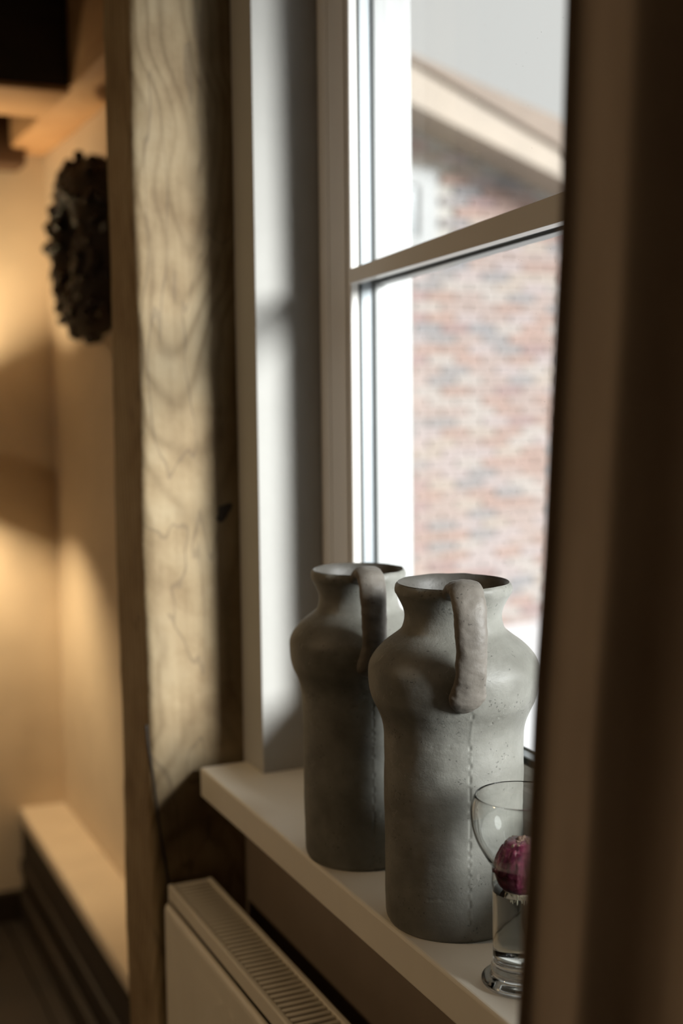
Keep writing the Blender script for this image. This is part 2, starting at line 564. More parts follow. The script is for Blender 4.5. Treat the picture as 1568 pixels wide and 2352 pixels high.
# floor: planks along y
fl = empty('floor', (0, 0, 0))
tag(fl, 'dark brown plank floor below the ledge at lower left', kind='structure')
MB().box(-3.3, 0.80, -3.35, 3.30, -0.12, -0.012).build('subfloor', M_floorwood, fl)
pm = MB().box(-0.0685, 0.0685, -3.2, 3.15, -0.02, 0.0, 0.0015, 1).mesh('plank')
for i in range(26):
    link('plank', pm, fl, M_floorwood, (-2.93 + i * 0.14, 0, 0))
tag(MB().box(-3.15, 0.55, 3.132, 3.15, 0.0, 0.075, 0.003).build('baseboard_back', M_dark_beam), 'black low skirting board along the end wall', kind='structure')

# low ledge along the far right wall
lg = empty('trim_1', (0.60, 2.4, 0))
tag(lg, 'warm lit low ledge running along the wall beyond the post', kind='structure')
b = MB().box(-0.05, 0.06, -0.76, 0.75, 0.0, 0.245).build('ledge_front', M_dark_beam, lg)
MB().box(-0.055, 0.06, -0.78, 0.75, 0.245, 0.28, 0.006).build('ledge_top', M_far_plaster, lg)
MB().box(-0.064, -0.05, -0.76, 0.75, 0.0, 0.07, 0.003).build('ledge_plinth', M_dark_beam, lg)
MB().box(-0.058, -0.05, -0.76, 0.75, 0.12, 0.15, 0.002).build('ledge_rail', M_dark_beam, lg)

# window sill board: in front of the wall corner it runs a little past the reveal
sb = MB()
bm = sb.bm
poly = [(0.4443, YN - 0.05), (0.4443, 1.381), (XF - 0.0005, 1.381), (XF - 0.0005, YR - 0.0005), (0.60, YR - 0.0005), (0.60, YN + 0.0005), (XF - 0.0005, YN + 0.0005), (XF - 0.0005, YN - 0.05)]
sb.prism(poly, 2, ZS - 0.0345, ZS)
es = [e for e in bm.edges if all(abs(v.co.x - 0.4443) < 1e-5 for v in e.verts) or (all(abs(v.co.y - 1.381) < 1e-5 for v in e.verts))]
bmesh.ops.bevel(bm, geom=es, offset=0.0028, segments=3, affect='EDGES', profile=0.5)
tag(sb.build('window_sill', M_sill), 'beige lacquered sill board under the jugs and the glass', kind='structure')

# ---------------------------------------------------------------- window
win = empty('window_1', (0.577, YR, ZS))
tag(win, 'white double glazed window with one slanting glazing bar', kind='structure')
WO = Vector((0.577, YR, ZS))


def wbuild(mb, name, mat, smooth=False):
    for v in mb.bm.verts: v.co -= WO
    return mb.build(name, mat, win, smooth)


YG = 1.248           # glass edge, far
YGN = 0.18           # glass edge, near
ZG = 0.980           # glass edge, bottom
ZGT = 2.00
# fixed frame and sash on the room side
wbuild(MB().box(0.577, XO - 0.002, 1.300, YR, ZS, ZT, 0.0015), 'frame_jamb', M_frame)
wbuild(MB().box(0.577, XO - 0.002, YN, 0.126, ZS, ZT, 0.0015), 'frame_jamb', M_frame)
wbuild(MB().box(0.5660, XO - 0.002, 0.126, 1.300, ZS, 0.912, 0.004, 3), 'frame_rail', M_frame)
wbuild(MB().box(0.577, XO - 0.002, 0.126, 1.300, 2.045, ZT, 0.003), 'frame_rail', M_frame)
wbuild(MB().box(0.5775, 0.604, 1.257, 1.2995, 0.913, 2.044, 0.0015), 'sash_stile', M_frame)
wbuild(MB().box(0.5775, 0.604, 0.1265, 0.172, 0.913, 2.044, 0.0015), 'sash_stile', M_frame)
# profiled bottom rail of the sash
prof = [(0.5720, 0.9135), (0.604, 0.9135), (0.604, 0.9755), (0.5900, 0.9755), (0.5860, 0.9700), (0.5840, 0.9620), (0.5800, 0.9590), (0.5760, 0.9500), (0.5725, 0.9380), (0.5720, 0.9300)]
wbuild(MB().prism(prof, 1, 0.172, 1.257), 'sash_rail', M_frame)
wbuild(MB().box(0.5775, 0.604, 0.172, 1.257, 2.00, 2.044, 0.0015), 'sash_rail', M_frame)
# glazing beads
wbuild(MB().box(0.5795, 0.5895, YG, 1.2575, ZG, 2.0, 0.0015), 'glazing_bead', M_frame)
wbuild(MB().box(0.5795, 0.5895, 0.172, YGN, ZG, 2.0, 0.0015), 'glazing_bead', M_frame)
# outer sash and casing
wbuild(MB().box(0.6080, XO, 1.246, 1.2995, 0.913, 2.044, 0.001), 'outer_stile', M_frame_out)
wbuild(MB().box(0.6080, XO, 0.1265, 0.180, 0.913, 2.044, 0.001), 'outer_stile', M_frame_out)
prof = [(0.6080, 0.913), (XO, 0.913), (XO, 0.950), (0.6080, 0.978)]
wbuild(MB().prism(prof, 1, 0.180, 1.246), 'outer_rail', M_frame_out)
wbuild(MB().box(0.6080, XO, 0.180, 1.246, 2.00, 2.044, 0.001), 'outer_rail', M_frame_out)
# spacer and gaskets
for x0, x1, mt, nm in ((0.5915, 0.6055, M_spacer, 'spacer_bar'),):
    wbuild(MB().box(x0, x1, YG + .001, 1.2575, 0.976, 2.0), nm, mt)
    wbuild(MB().box(x0, x1, 0.172, YGN - .001, 0.976, 2.0), nm, mt)
    wbuild(MB().box(x0, x1, YGN - .001, YG + .001, 0.976, ZG + 0.001), nm, mt)
for x in (0.5895, 0.6055):
    wbuild(MB().box(x, x + 0.0025, YG - .0012, 1.2575, ZG - 0.003, 2.0), 'gasket', M_gasket)
    wbuild(MB().box(x, x + 0.0025, YGN, YG, ZG - 0.003, ZG + 0.0022), 'gasket', M_gasket)


def zb(y, a0, a1):      # bar edges, leaning slightly
    return a0 + (1.238 - y) * a1


def bar(x0, x1, lo, hi, name, mat, y0=YGN, y1=YG, bev=0.0):
    P = lambda x, y, q: (x, y, zb(y, *q))
    pts = [P(x0, y0, lo), P(x1, y0, lo), P(x1, y1, lo), P(x0, y1, lo), P(x0, y0, hi), P(x1, y0, hi), P(x1, y1, hi), P(x0, y1, hi)]
    wbuild(MB().hexa(pts, bev), name, mat)


bar(0.5770, 0.5893, (1.4117, 0.0432), (1.4272, 0.0612), 'muntin', M_frame, bev=0.0006)
bar(0.5893, 0.5913, (1.4127, 0.0440), (1.4262, 0.0604), 'gasket', M_gasket)
bar(0.5915, 0.6055, (1.4150, 0.0450), (1.4240, 0.0590), 'spacer_bar', M_gasket)
bar(0.6060, 0.6080, (1.4127, 0.0440), (1.4262, 0.0604), 'gasket', M_gasket)
bar(0.6080, 0.6220, (1.4115, 0.0480), (1.4265, 0.0604), 'muntin', M_frame_out, bev=0.0006)
for x in (0.5900, 0.6062):
    wbuild(MB().box(x, x + 0.0012, YGN - .004, YG + .004, ZG - 0.003, 2.0), 'pane', M_pane)
# outer white sill of the opening
tag(MB().prism([(XO, 0.885), (XO, 0.908), (0.74, 0.898), (0.745, 0.885)], 1, YN - 0.04, YR + 0.04).build('trim_2', M_frame_out), 'white sloping ledge outside the window', kind='structure')

# ---------------------------------------------------------------- timber post and beams


def hewn(name, size, mat, parent=None, amp=0.003, step=0.02, sd=0, bev=0.008, freq=9.0):
    """a timber with worn arrises and an adze-uneven surface"""
    bm = bmesh.new()
    sx, sy, sz = size
    nx, ny, nz = [max(2, int(s / step)) for s in size]
    bmesh.ops.create_cube(bm, size=1.0)
    for v in bm.verts: v.co = Vector((v.co.x * sx, v.co.y * sy, v.co.z * sz))
    bmesh.ops.bevel(bm, geom=list(bm.edges), offset=bev, segments=2, affect='EDGES', profile=0.5)
    for ax, n, s in ((0, nx, sx), (1, ny, sy), (2, nz, sz)):
        for i in range(1, n):
            c = -s / 2 + s * i / n
            co = [0, 0, 0]; no = [0, 0, 0]
            co[ax] = c; no[ax] = 1
            bmesh.ops.bisect_plane(bm, geom=bm.verts[:] + bm.edges[:] + bm.faces[:], plane_co=co, plane_no=no, dist=1e-5)
    for v in bm.verts:
        p = v.co * freq + Vector((sd * 7.1, sd * 3.3, 0))
        p.z *= 0.45
        d = noise.noise_vector(p) * amp + noise.noise_vector(v.co * 40) * amp * 0.25
        v.co += Vector((d.x, d.y, 0)) if sz >= max(sx, sy) else d
    me = bpy.data.meshes.new(name)
    bm.to_mesh(me); bm.free()
    me.shade_smooth(); me.set_sharp_from_angle(angle=R(50))
    return link(name, me, parent, mat)


post = hewn('timber_post', (0.125, 0.125, 2.69), M_post, amp=0.0035, step=0.016)
post.location = (0.388 + 0.0625, YP + 0.0625, 1.347)
tag(post, 'old pale oak post with cathedral grain standing beside the window reveal', 'post')
# dark knot hole with a burr on the right of the post
kb = bmesh.new()
bmesh.ops.create_icosphere(kb, subdivisions=3, radius=1.0)
for v in kb.verts:
    v.co = Vector((v.co.x * (0.013 + 0.007 * noise.noise(v.co * 1.5)) + 0.009 * v.co.z, v.co.y * 0.0025, v.co.z * (0.016 + 0.008 * noise.noise(v.co * 1.9))))
km = bpy.data.meshes.new('knot'); kb.to_mesh(km); kb.free(); km.shade_smooth()
kn = link('knot', km, post, simple('dark_knot', (0.035, 0.028, 0.024), 0.7, bmp=0.6))
kn.location = (0.486 - post.location.x, -0.0625 + 0.001, 1.163 - post.location.z)
tag(kn, 'blackened knot in the paler wood')

# plate along the right wall, tie beam, dark back beam, rafter
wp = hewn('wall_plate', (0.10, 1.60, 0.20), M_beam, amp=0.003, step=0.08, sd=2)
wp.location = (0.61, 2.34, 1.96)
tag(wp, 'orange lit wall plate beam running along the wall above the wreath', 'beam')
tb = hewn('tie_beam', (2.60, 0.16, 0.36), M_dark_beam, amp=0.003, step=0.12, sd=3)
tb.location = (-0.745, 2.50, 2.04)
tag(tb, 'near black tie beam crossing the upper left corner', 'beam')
bs_ = hewn('lit_underside', (2.60, 0.24, 0.010), M_beam, amp=0.0005, step=0.15, sd=4, bev=0.002)  # lamplit underside of the tie beam, painted as paler wood
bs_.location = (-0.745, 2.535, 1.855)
tag(bs_, 'paler board standing in for the lamplit underside of the near black tie beam', 'board')
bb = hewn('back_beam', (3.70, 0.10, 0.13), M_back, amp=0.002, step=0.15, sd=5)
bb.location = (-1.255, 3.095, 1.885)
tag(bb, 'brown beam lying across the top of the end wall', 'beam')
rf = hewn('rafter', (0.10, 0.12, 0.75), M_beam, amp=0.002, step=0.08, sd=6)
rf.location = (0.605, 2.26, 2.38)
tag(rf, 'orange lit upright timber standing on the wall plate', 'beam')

# ---------------------------------------------------------------- clay jugs
JP = [(0.0, 0.0), (0.048, 0.0), (0.0525, 0.0012), (0.0548, 0.005), (0.0555, 0.014), (0.0559, 0.044), (0.0561, 0.104), (0.0562, 0.133), (0.0565, 0.156),
      (0.0580, 0.166), (0.0611, 0.1745), (0.0655, 0.184), (0.0680, 0.1935), (0.0689, 0.205), (0.0676, 0.2125), (0.0632, 0.2200), (0.0560, 0.2275), (0.0480, 0.2335),
      (0.0420, 0.2385), (0.0396, 0.2440), (0.0388, 0.2500), (0.0400, 0.2560), (0.0432, 0.2630), (0.0459, 0.2680), (0.0468, 0.2715), (0.0462, 0.2750), (0.0445, 0.2768)]
JI = [(0.0425, 0.2755), (0.0412, 0.2720), (0.0395, 0.2660), (0.0360, 0.2570), (0.0345, 0.2480), (0.0360, 0.2400), (0.0440, 0.2310), (0.0560, 0.2230), (0.0620, 0.2080),
      (0.0570, 0.1800), (0.0500, 0.1500), (0.0490, 0.0600), (0.0470, 0.0120), (0.0, 0.0100)]


def resample(prof, step):
    out = []
    sm = catmull(prof, 8)
    P = [np.array(p) for p in sm]
    d = [0]
    for a, b2 in zip(P, P[1:]): d.append(d[-1] + float(np.linalg.norm(b2 - a)))
    n = int(d[-1] / step)
    for i in range(n + 1):
        t = d[-1] * i / n
        k = max(0, min(len(d) - 2, int(np.searchsorted(d, t)) - 1))
        u = (t - d[k]) / max(1e-9, d[k + 1] - d[k])
        out.append(tuple(P[k] * (1 - u) + P[k + 1] * u))
    out[0] = tuple(prof[0]); out[-1] = tuple(prof[-1])
    return [(max(0.0, a), z) for a, z in out]


SEAM = R(-90 + 4)         # local angle of the mould seam; the handle sits at -90 degrees


SCARS = [(SEAM + 0.30, 0.1790, 0.00055, 0.014), (SEAM + 0.34, 0.1765, 0.0004, 0.010), (SEAM - 0.35, 0.1580, 0.0006, 0.017), (SEAM - 0.30, 0.1560, 0.0004, 0.010),
         (SEAM + 0.36, 0.1700, 0.0004, 0.006), (SEAM - 0.55, 0.0350, 0.0006, 0.012), (SEAM - 0.75, 0.2200, 0.0006, 0.010), (SEAM - 0.6, 0.2050, 0.0006, 0.008)]


def jug_body(seed):
    prof = resample(JP, 0.0013)
    seg = 384
    verts, faces = [], []
    n = len(prof)
    for i, (r, z) in enumerate(prof):
        if i == 0: continue
        for k in range(seg):
            a = 2 * math.pi * k / seg
            ca, sa = math.cos(a), math.sin(a)
            p = Vector((ca * r, sa * r, z))
            q = p + Vector((seed, 0, 0))
            d = noise.noise(q * 22) * 0.0008 + noise.noise(q * 70) * 0.00028
            # horizontal drag marks from turning
            d += noise.noise(Vector((ca * 1.2 + seed, sa * 1.2, z * 260))) * 0.00010
            # mould seam with a chipped edge
            da = (a - SEAM + math.pi) % (2 * math.pi) - math.pi
            if z < 0.19:
                off = da * r + noise.noise(Vector((seed, 3.1, z * 60))) * 0.0006
                chip = noise.noise(Vector((seed + 9, 1.7, z * 210)))
                d += 0.00035 * math.exp(-(off / 0.0009) ** 2) * (1 if chip > -0.05 else -2.2)
                d += 0.00025 * (1 if off > 0 else 0) * math.exp(-abs(off) / 0.008)
            # scraped horizontal scars
            for (sa0, sz0, sw, sl) in SCARS:
                u = ((a - sa0 + math.pi) % (2 * math.pi) - math.pi) * 0.056
                if abs(u) < sl:
                    vz = z - sz0 - 0.12 * u - 0.0012 * noise.noise(Vector((u * 160, sz0 * 90, seed)))
                    g = noise.noise(Vector((u * 420, sz0 * 300, seed + 4)))
                    d -= 0.00075 * math.exp(-(vz / sw) ** 2) * max(0.0, 0.35 + g * 1.6) * (1 - (u / sl) ** 2)
            # ragged lip
            if z > 0.268:
                d += noise.noise(q * 140) * 0.0006
            verts.append((ca * (r + d), sa * (r + d), z + (noise.noise(q * 60) * 0.0007 if z > 0.27 else 0)))
    rows = n - 1
    for i in range(rows - 1):
        for k in range(seg):
            j = (k + 1) % seg
            faces.append((i * seg + k, i * seg + j, (i + 1) * seg + j, (i + 1) * seg + k))
    c = len(verts); verts.append((0, 0, 0))
    for k in range(seg): faces.append((c, (k + 1) % seg, k))
    me = bpy.data.meshes.new('body')
    me.from_pydata(verts, [], faces)
    me.shade_smooth()
    return me


def jug_lining(seed):
    mb = MB()
    prof = [(0.0446, 0.2767)] + JI
    mb.lathe(resample(prof, 0.004), 128)
    for v in mb.bm.verts:
        v.co.xy *= 1 + noise.noise(v.co * 40 + Vector((seed, 0, 0))) * 0.008
    me = mb.mesh('lining', True)
    return me


def jug_handle(seed):
    """flat strap from the lip to the shoulder; bulges where it was pressed on"""
    path = catmull([(0.0420, 0.2725), (0.0480, 0.2765), (0.0570, 0.2800), (0.0670, 0.2770), (0.0745, 0.2650), (0.0780, 0.2470), (0.0785, 0.2310), (0.0774, 0.2180), (0.0758, 0.2100), (0.0738, 0.2035), (0.0715, 0.1980), (0.0688, 0.1935), (0.0655, 0.1895)], 14)
    n = len(path)
    seg = 40
    verts, faces = [], []
    for i, (rr, z) in enumerate(path):
        t = i / (n - 1)
        a = path[max(0, i - 1)]; b2 = path[min(n - 1, i + 1)]
        tx, tz = b2[0] - a[0], b2[1] - a[1]
        L = math.hypot(tx, tz); tx /= L; tz /= L
        nx, nz = tz, -tx      # normal in the r-z plane, pointing inward/outward
        hw = 0.0124 + 0.0006 * math.sin(t * 9) + 0.0008 * math.exp(-((t - 0.80) / 0.09) ** 2) + 0.0004 * max(0, 1 - t / 0.2)
        ht = 0.0068 + 0.0006 * math.exp(-((t - 0.80) / 0.08) ** 2) - 0.001 * max(0, 1 - t / 0.15)
        if t > 0.80:
            k = (t - 0.80) / 0.20
            hw *= math.sqrt(max(0.0, 1 - k ** 2 * 0.96)); ht *= math.sqrt(max(0.0, 1 - k ** 2 * 0.6))
        side = -0.0035 + 0.0050 * math.sin(t * math.pi) - 0.0004 * t
        for k in range(seg):
            an = 2 * math.pi * k / seg
            e = 2 / 2.25
            cx = math.copysign(abs(math.cos(an)) ** e, math.cos(an)) * hw
            cn = math.copysign(abs(math.sin(an)) ** e, math.sin(an)) * ht
            p = Vector((side + cx, -(rr + nx * cn), z + nz * cn))
            q = p + Vector((seed * 1.3, 0, 0))
            dd = noise.noise_vector(q * 90) * 0.00085 + noise.noise_vector(q * 260) * 0.00035
            verts.append(p + dd)
    for i in range(n - 1):
        for k in range(seg):
            j = (k + 1) % seg
            faces.append((i * seg + k, i * seg + j, (i + 1) * seg + j, (i + 1) * seg + k))
    faces.append(tuple(range(seg))[::-1]); faces.append(tuple((n - 1) * seg + k for k in range(seg)))
    me = bpy.data.meshes.new('handle')
    me.from_pydata([tuple(v) for v in verts], [], faces)
    bm = bmesh.new(); bm.from_mesh(me); bmesh.ops.recalc_face_normals(bm, faces=bm.faces); bm.to_mesh(me); bm.free()
    me.shade_smooth()
    return me


def jug(loc, rz, scale, seed, label):
    root = empty('clay_jug', loc, rz)
    root.scale = (scale[0], scale[0], scale[1])
    tag(root, label, 'jug', 'unglazed clay jugs on the sill')
    link('body', jug_body(seed), root, M_clay)
    link('lining', jug_lining(seed), root, M_clay_in)
    h = link('handle', jug_handle(seed), root, M_clay_handle)
    tag(h, 'rough brownish strap handle')
    return root


C1 = (0.5000, 0.8882)
C2 = (0.4935, 1.0530)
# local -y carries the handle; turn it towards the camera and a little to its right
AZ1 = math.atan2(C1[0], C1[1])
AZ2 = math.atan2(C2[0], C2[1])
jug((C1[0], C1[1], ZS), -AZ1 + R(9.0), (1.0, 1.0), 0.0, 'front grey clay jug, sharp and pitted, beside the glass on the sill')
jug((C2[0], C2[1], ZS), -AZ2 + R(10.0), (0.925, 0.965), 5.0, 'rear grey clay jug, in deeper shade behind the front jug')

# ---------------------------------------------------------------- bulb glass
GX, GY = 0.4856, 0.7635
gl = empty('bulb_glass', (GX, GY, ZS))
tag(gl, 'clear bulb forcing glass with round bowl and heavy foot, half behind curtain', 'vase')
outer = [(0.0, 0.0006), (0.020, 0.0006), (0.0245, 0.0), (0.0275, 0.0008), (0.0288, 0.0028), (0.0284, 0.0048), (0.0262, 0.0064), (0.0232, 0.0074), (0.0214, 0.0086), (0.0212, 0.0102),
         (0.0222, 0.0120), (0.0216, 0.0142), (0.0207, 0.0165), (0.0206, 0.0210), (0.0208, 0.0400), (0.0209, 0.0640), (0.0212, 0.0690), (0.0219, 0.0745), (0.0218, 0.0800),
         (0.0215, 0.0845), (0.0222, 0.0885), (0.0245, 0.0920), (0.0285, 0.0985), (0.0325, 0.1060), (0.0352, 0.1140), (0.0366, 0.1220), (0.0368, 0.1290), (0.0357, 0.1350), (0.0338, 0.1392), (0.0331, 0.1400)]
inner = [(0.0326, 0.1398), (0.0328, 0.1388), (0.0346, 0.1346), (0.0356, 0.1290), (0.0354, 0.1222), (0.0341, 0.1145), (0.0314, 0.1066), (0.0274, 0.0993), (0.0234, 0.0932), (0.0208, 0.0890),
         (0.0203, 0.0845), (0.0206, 0.0800), (0.0207, 0.0748), (0.0200, 0.0695), (0.0197, 0.0640), (0.0196, 0.0400), (0.0194, 0.0230), (0.0185, 0.0195), (0.0150, 0.0175), (0.0, 0.0168)]
mb = MB(); mb.lathe(catmull(outer, 4) + catmull(inner, 4), 128)
mb.build('glass_body', M_glass, gl, True)
# water fills the stem up to the bulb
wt = [(0.0, 0.0170), (0.0150, 0.0177), (0.0187, 0.0196), (0.01955, 0.0231), (0.0198, 0.0400), (0.0199, 0.0640), (0.0203, 0.0700), (0.0198, 0.0702), (0.0, 0.0700)]
mb = MB(); mb.lathe(wt, 96)
tag(mb.build('water', M_water, gl, True, R(40)), 'clear water in the stem', kind='stuff')

# ---------------------------------------------------------------- hyacinth bulb
bu = empty('hyacinth_bulb', (GX, GY, ZS + 0.0675))
tag(bu, 'purple red flower bulb with papery skin sitting in the glass', 'bulb')
bp = [(0.0, 0.0), (0.0070, -0.0005), (0.0125, 0.0025), (0.0165, 0.0070), (0.0190, 0.0125), (0.0198, 0.0175), (0.0194, 0.0220), (0.0178, 0.0275), (0.0154, 0.0325), (0.0128, 0.0365), (0.0100, 0.0390), (0.0, 0.0405)]
mb = MB(); mb.lathe(catmull(bp, 8), 120)
for v in mb.bm.verts:
    a = math.atan2(v.co.y, v.co.x)
    v.co.xy *= 1 - 0.03 + 0.03 * noise.noise(Vector((math.cos(a) * 3, math.sin(a) * 3, v.co.z * 60))) + 0.012 * abs(math.sin(a * 11 + 3 * math.sin(v.co.z * 90)))
mb.build('bulb_body', M_bulb, bu, True)
random.seed(4)


def skin_flake(a0, a1, z0, z1, off, sd):
    vs, fs = [], []
    na, nz = 18, 14
    zs = [p[1] for p in catmull(bp, 8)]; rs = [p[0] for p in catmull(bp, 8)]
    for i in range(nz + 1):
        t = i / nz
        for k in range(na + 1):
            s = k / na
            rag = noise.noise(Vector((s * 5, sd, 1.0))) * 0.0035
            z = z0 + (z1 - z0) * t + rag * (1 if t in (0, 1) or True else 0) * (1 - t)
            a = a0 + (a1 - a0) * s + noise.noise(Vector((t * 4, sd, 5))) * 0.09
            r = float(np.interp(z, zs, rs)) + off + 0.0005 * math.sin(a * 17 + sd) + 0.0012 * (1 - t) ** 3
            vs.append((r * math.cos(a), r * math.sin(a), z))
    for i in range(nz):
        for k in range(na):
            q = i * (na + 1) + k
            fs.append((q, q + 1, q + na + 2, q + na + 1))
    me = bpy.data.meshes.new('papery_skin'); me.from_pydata(vs, [], fs); me.shade_smooth()
    o = link('papery_skin', me, bu, M_bulb_skin)
    so = o.modifiers.new('thickness', 'SOLIDIFY'); so.thickness = 0.0002
    return o


cd = math.atan2(-GY, -GX)         # direction of the camera from the bulb
skin_flake(cd - 1.5, cd - 0.1, 0.017, 0.036, 0.00020, 1)
skin_flake(cd - 0.25, cd + 1.3, 0.010, 0.034, 0.00030, 2)
skin_flake(cd + 1.1, cd + 2.6, 0.014, 0.035, 0.00020, 3)
skin_flake(cd + 2.4, cd + 4.0, 0.012, 0.036, 0.00030, 4)
tip = MB()
for i in range(44):
    a = random.uniform(0, 2 * math.pi); r0 = random.uniform(0.001, 0.0105)
    h = 0.0010 + 0.0036 * (1 - r0 / 0.0115) * random.uniform(0.6, 1.2)
    p0 = Vector((r0 * math.cos(a), r0 * math.sin(a), 0.0382 - r0 * 0.12))
    p1 = p0 + Vector((math.cos(a) * random.uniform(-.001, .002), math.sin(a) * random.uniform(-.001, .002), h * 0.6))
    p2 = p1 + Vector((random.uniform(-.001, .001), random.uniform(-.001, .001), h * 0.4))
    tip.tube([p0, p1, p2], [0.0024, 0.0017, 0.0004], 6)
tag(tip.build('dry_tip', M_bulb_tip, bu, True), 'dry beige bulb tip')
rt = MB()
for i in range(46):
    a = random.uniform(0, 2 * math.pi); r0 = random.uniform(0.003, 0.0125)
    L = random.uniform(0.0025, 0.0075)
    p0 = Vector((r0 * math.cos(a), r0 * math.sin(a), 0.0025 + 0.12 * r0))
    p1 = p0 + Vector((math.cos(a) * 0.0012, math.sin(a) * 0.0012, -L * 0.5))
    p2 = p1 + Vector((math.cos(a) * random.uniform(-.0006, .001), math.sin(a) * random.uniform(-.0006, .001), -L * 0.5))
    rt.tube([p0, p1, p2], [0.0008, 0.0007, 0.0003], 6)
rp = [(0.0, -0.0015), (0.007, -0.0012), (0.0115, 0.0008), (0.0135, 0.0035), (0.0125, 0.0045)]
rt.lathe(rp, 40)
tag(rt.build('roots', M_root, bu, True), 'pale root crown and short roots', kind='stuff')

# ---------------------------------------------------------------- radiator
rad = empty('radiator', (0.43, 0.93, 0.0))
tag(rad, 'beige panel radiator with slotted top grille below the sill', 'radiator')
RX0, RX1, RY0, RY1, RZ = 0.4035, 0.4565, 0.30, 1.382, 0.738


def rbuild(mb, name, mat, smooth=False, **k):
    for v in mb.bm.verts: v.co -= Vector((0.43, 0.93, 0))
    return mb.build(name, mat, rad, smooth, **k)


# front sheet with a rolled top edge, and shallow vertical flutes
pp = [(0.3985, 0.14), (0.3985, 0.708), (0.3992, 0.7125), (0.4012, 0.7155), (0.4040, 0.7160), (0.4060, 0.7140), (0.4060, 0.14)]
rbuild(MB().prism(pp, 1, RY0, RY1 - 0.002), 'front_panel', M_rad)
fm = MB()
for i in range(31):
    y = RY0 + 0.045 + i * 0.0333
    fm.hexa([(0.3985, y, 0.17), (0.3979, y + 0.004, 0.175), (0.3979, y + 0.016, 0.175), (0.3985, y + 0.02, 0.17),
             (0.3985, y, 0.690), (0.3979, y + 0.004, 0.682), (0.3979, y + 0.016, 0.682), (0.3985, y + 0.02, 0.690)])
rbuild(fm, 'front_flutes', M_rad)
rbuild(MB().box(0.447, 0.4535, RY0, RY1 - 0.002, 0.14, 0.716, 0.001), 'back_panel', M_rad)
rbuild(MB().box(RX0, RX1, RY1 - 0.0025, RY1, 0.14, RZ - 0.002, 0.0006), 'side_cover', M_rad)
rbuild(MB().box(RX0, RX1, RY0, RY0 + 0.0025, 0.14, RZ - 0.002, 0.0006), 'side_cover', M_rad)
rbuild(MB().box(0.4075, 0.446, RY0 + .01, RY1 - .01, 0.2, 0.690), 'fins', M_rad_in)
# grille rims and one bar for every gap
rbuild(MB().box(RX0, RX0 + 0.0065, RY0, RY1, RZ - 0.018, RZ, 0.0018, 3), 'grille_rim', M_rad)
rbuild(MB().box(RX1 - 0.0065, RX1, RY0, RY1, RZ - 0.018, RZ, 0.0018, 3), 'grille_rim', M_rad)
rbuild(MB().box(RX0 + 0.0065, RX1 - 0.0065, RY1 - 0.010, RY1 - 0.0005, RZ - 0.006, RZ - 0.0010, 0.0006), 'grille_end', M_rad)
rbuild(MB().box(RX0 + 0.0065, RX1 - 0.0065, RY0 + 0.0005, RY0 + 0.010, RZ - 0.006, RZ - 0.0010, 0.0006), 'grille_end', M_rad)
mb = MB(); mb.box(RX0 + 0.006 - 0.43, RX1 - 0.006 - 0.43, -0.0029, 0.0029, -0.005, 0.0, 0.0014, 2)
slat = mb.mesh('slat', True, R(50))
for i in range(106):
    y = RY1 - 0.0145 - i * 0.01
    if y < RY0 + 0.012: break
    link('slat', slat, rad, M_rad, (0, y - 0.93, RZ - 0.0010))
# wall brackets and feed pipe so that it is carried
for y in (0.5, 1.2):
    rbuild(MB().box(0.4535, XF - 0.0006, y, y + 0.03, 0.60, 0.63, 0.001), 'bracket', M_rad)
    rbuild(MB().box(0.4535, XF - 0.0006, y, y + 0.03, 0.20, 0.23, 0.001), 'bracket', M_rad)
mb = MB(); mb.tube([(0.43, 1.34, 0.16), (0.43, 1.34, -0.001)], 0.0075, 12)
rbuild(mb, 'feed_pipe', M_rad, True)

# ---------------------------------------------------------------- cable along the post
cp = catmull([(0.3845, YP - 0.004, 0.925), (0.3862, YP - 0.0045, 0.900), (0.3900, YP - 0.0045, 0.870), (0.3935, YP - 0.0045, 0.835), (0.3985, YP - 0.0045, 0.790), (0.4040, YP - 0.0045, 0.755), (0.4090, YP - 0.0045, 0.70), (0.4105, YP - 0.0045, 0.60), (0.4100, YP - 0.0045, 0.35), (0.409, YP - 0.0045, 0.004)], 8)
mb = MB(); mb.tube(cp, 0.0016, 8)
tag(mb.build('cable', M_cable, None, True), 'thin black cable running down the lower part of the post', 'cable')

# ---------------------------------------------------------------- wreath on the far right wall
wr = empty('wreath', (0.655, 2.49, 1.575))
tag(wr, 'round wreath of dark glossy leaves and berries hanging on the warm wall', 'wreath')
mb = MB()
RW = 0.120
mb.tube([(-0.055, RW * math.cos(t), RW * 1.02 * math.sin(t)) for t in [2 * math.pi * i / 48 for i in range(49)]], 0.048, 12, caps=False)
for v in mb.bm.verts: v.co += noise.noise_vector(v.co * 60) * 0.006
mb.build('twig_ring', M_ring, wr, True)
# leaf: folded blade, two faces thick enough to read
lv = MB()
lp = [(0, 0, 0), (0.009, 0.010, 0.002), (0.011, 0.022, 0.003), (0.006, 0.036, 0.001), (0, 0.044, -0.002), (-0.006, 0.036, 0.001), (-0.011, 0.022, 0.003), (-0.009, 0.010, 0.002)]
mid = [(0, 0.0, 0), (0, 0.010, -0.001), (0, 0.022, -0.001), (0, 0.036, -0.002), (0, 0.044, -0.002)]
V = [lv.bm.verts.new(p) for p in lp]
Mv = [V[0]] + [lv.bm.verts.new(p) for p in mid[1:4]] + [V[4]]
for a, b2, c, d in ((V[0], V[1], Mv[1], None), (V[1], V[2], Mv[2], Mv[1]), (V[2], V[3], Mv[3], Mv[2]), (V[3], V[4], Mv[3], None),
                    (V[0], Mv[1], V[7], None), (Mv[1], Mv[2], V[6], V[7]), (Mv[2], Mv[3], V[5], V[6]), (Mv[3], V[4], V[5], None)):
    lv.bm.faces.new([q for q in (a, b2, c, d) if q])
